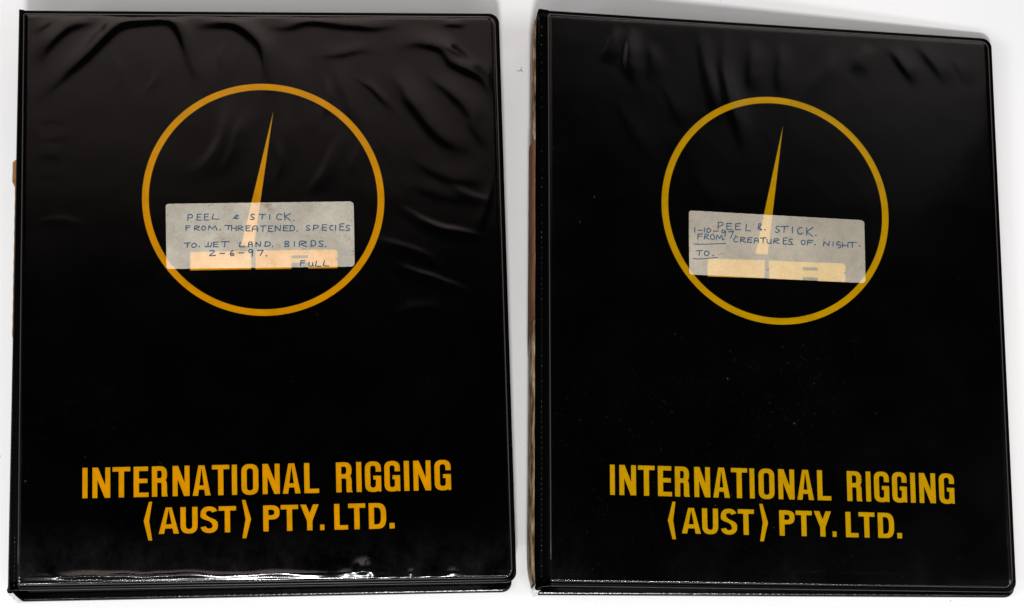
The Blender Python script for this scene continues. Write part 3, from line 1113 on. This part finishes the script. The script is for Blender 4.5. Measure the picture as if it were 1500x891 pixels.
ART_L = {'ring': [(208, 293), (563, 293), (386, 123), (386, 463)], 'ring_w': .0036,
         'pointer': [(400.3, 164), (372, 361), (353.5, 359.5)],
         'block_i': [(278.5, 369.5), (368, 368), (368, 394.8), (278.5, 396.5)],
         'block_r': [[(374.3, 367.3), (427, 366.6), (427, 394), (374.3, 395)],
                     [(427, 366.6), (490, 365.8), (494, 368), (494.5, 373.5), (427, 374.6)],
                     [(451, 374), (494.5, 373.5), (494.5, 377.5), (490, 379), (451, 379.5)],
                     [(427, 378.5), (451, 378.1), (451, 384.6), (427, 385.2)],
                     [(451, 378.5), (490, 378.8), (494.5, 381), (494.5, 393), (452, 393.7)]],
         'line1': [((120.7, 730.3), 44.6), ((661, 717.8), 43.8)],
         'line2': [((210.6, 783.0), 38.6), ((578.2, 774.2), 37.6)]}
ART_R = {'ring': [(969, 304), (1301.5, 318), (1124, 142), (1146, 476)], 'ring_w': .0036,
         'pointer': [(1146.8, 185), (1124.5, 373), (1106.5, 372)],
         'block_i': [(1036.8, 379), (1120, 381.4), (1120, 407.8), (1036.4, 405.3)],
         'block_r': [[(1126, 381.8), (1176, 384), (1176, 410.5), (1126.8, 408.6)],
                     [(1176, 384), (1234, 386), (1238, 389), (1238.5, 393.5), (1176, 391.5)],
                     [(1198, 392), (1238.5, 393.5), (1238.5, 398), (1234, 400.5), (1198, 399)],
                     [(1176, 396), (1198, 396.8), (1198, 407), (1176, 406)],
                     [(1198, 397), (1234, 399), (1238.5, 402), (1238.5, 413.5), (1198, 412)]],
         'line1': [((893.7, 725.0), 44.2), ((1398.5, 738.2), 43.8)],
         'line2': [((978.5, 781), 37.5), ((1321.5, 789), 37.0)]}


def extra_left(sheet):
    """tan label whose upper edge has lifted off the spine and curls outwards"""
    rows = []
    for i in range(90):
        y = 234+(495-234)*i/89
        fr = (y-14.5)/(866-14.5)
        a = np.array([28, 14.5])*(1-fr)+np.array([11.5, 866])*fr
        E = ray(a, .0435)
        off = .0021 if y < 266 else .0006+.0015*max(0, 1-(y-266)/8)
        off += .00006*math.sin(i*.9)
        if i in (0, 89):
            off *= .4
        rows.append([E+np.array([.0006, 0, -.0008]), E+np.array([-off*.6, 0, -.0006]), E+np.array([-off, 0, -.0012]),
                     E+np.array([-off-.0001, 0, -.006]), E+np.array([-.0018, 0, -.022]), E+np.array([-.0016, 0, -.022]),
                     E+np.array([-off+.0003, 0, -.006]), E+np.array([-off+.0003, 0, -.0022]), E+np.array([.0006, 0, -.0016])])
    V, Fc = loft(rows, True, True, True)
    return mesh('spine_label', V, Fc, M['tan'], sheet.root, False)


def extra_right(sheet):
    sheet('spine_insert', 26, 850, .03, .95, .0005, M['marble'], ragged=1)
    sheet('spine_label', 204, 464, .02, .9, .0009, M['brown'], cut=-.02, ragged=1)


LEFT = dict(key='left', quad=[(34, 14.5), (731, 19), (757, 852.5), (25, 864.5)], hl=.047, hr=.034,
            edge=[(28, 14.5), (11.5, 866)], ground=[(31, 881), (750, 867)], bulge=.0012,
            label='black ring binder, amber print, wrinkled clear sleeve, label reading wet land birds and full',
            ink=M['ink_left'], film=M['film_left'], art=ART_L, zoom=Z1, text=LEFT_TEXT, label_mat=M['label_left'],
            label_px=[(242.8, 299.4), (517.9, 295.8), (519.6, 391.0), (243.9, 394.6)],
            wrinkles=WL, seed=11, roll=.0013, noise=.022, swell=.55, mounds=[((170, 846), 100, 6, 1.1), ((320, 844.5), 105, 5.5, 1.0), ((450, 845), 50, 5, .75), ((690, 843), 40, 4, .6), ((532, 833), 13, 12, 1.45), ((508, 842), 12, 7, .7), ((547, 845), 5, 7, .7), ((578, 845), 7, 5, .6), ((603, 843), 7, 7, .8), ((630, 845), 8, 5, .5), ((664, 842), 12, 8, .75), ((455, 847), 14, 4, .25), ((735, 815), 8, 40, .5)], extra=extra_left,
            dots=[(40, 120, 4, 9), (600, 862, 5, 7), (780, 862, 2, 7)])
RIGHT = dict(key='right', quad=[(802, 14.5), (1453, 56), (1490, 867.5), (806, 858)], hl=.044, hr=.010,
             edge=[(789, 13.5), (787, 862)], ground=[(786, 871.5), (1487, 875)], bulge=.0042,
             label='black ring binder, mustard print, worn brown spine, label reading creatures of night',
             ink=M['ink_right'], film=M['film_right'], art=ART_R, zoom=Z2, text=RIGHT_TEXT, lines=RIGHT_LINES, label_mat=M['label_right'],
             label_px=[(1008.8, 309.0), (1265.5, 323.5), (1267.4, 415.3), (1009.4, 402.5)],
             wrinkles=WR, seed=23, roll=.0007, noise=.018, swell=.12, mounds=[((820, 848), 8, 8, .3), ((900, 830), 6, 22, .15)], extra=extra_right,
             dots=[(40, 330, 4, 13), (340, 850, 4, 7.5)])
make_binder(LEFT)
make_binder(RIGHT)

# ------------------------------------------------------------------ a stray fibre on the table
P = [ray(p, .0004) for p in smooth_poly([(757, 104), (762, 104), (764, 99), (763.5, 103), (766, 106)], 4)]
o = tube('fibre', P, .00016, M['hair'], None, 5)
o['label'] = 'tiny brown fibre lying on the white table between the two binders near the top'
o['category'] = 'fibre'
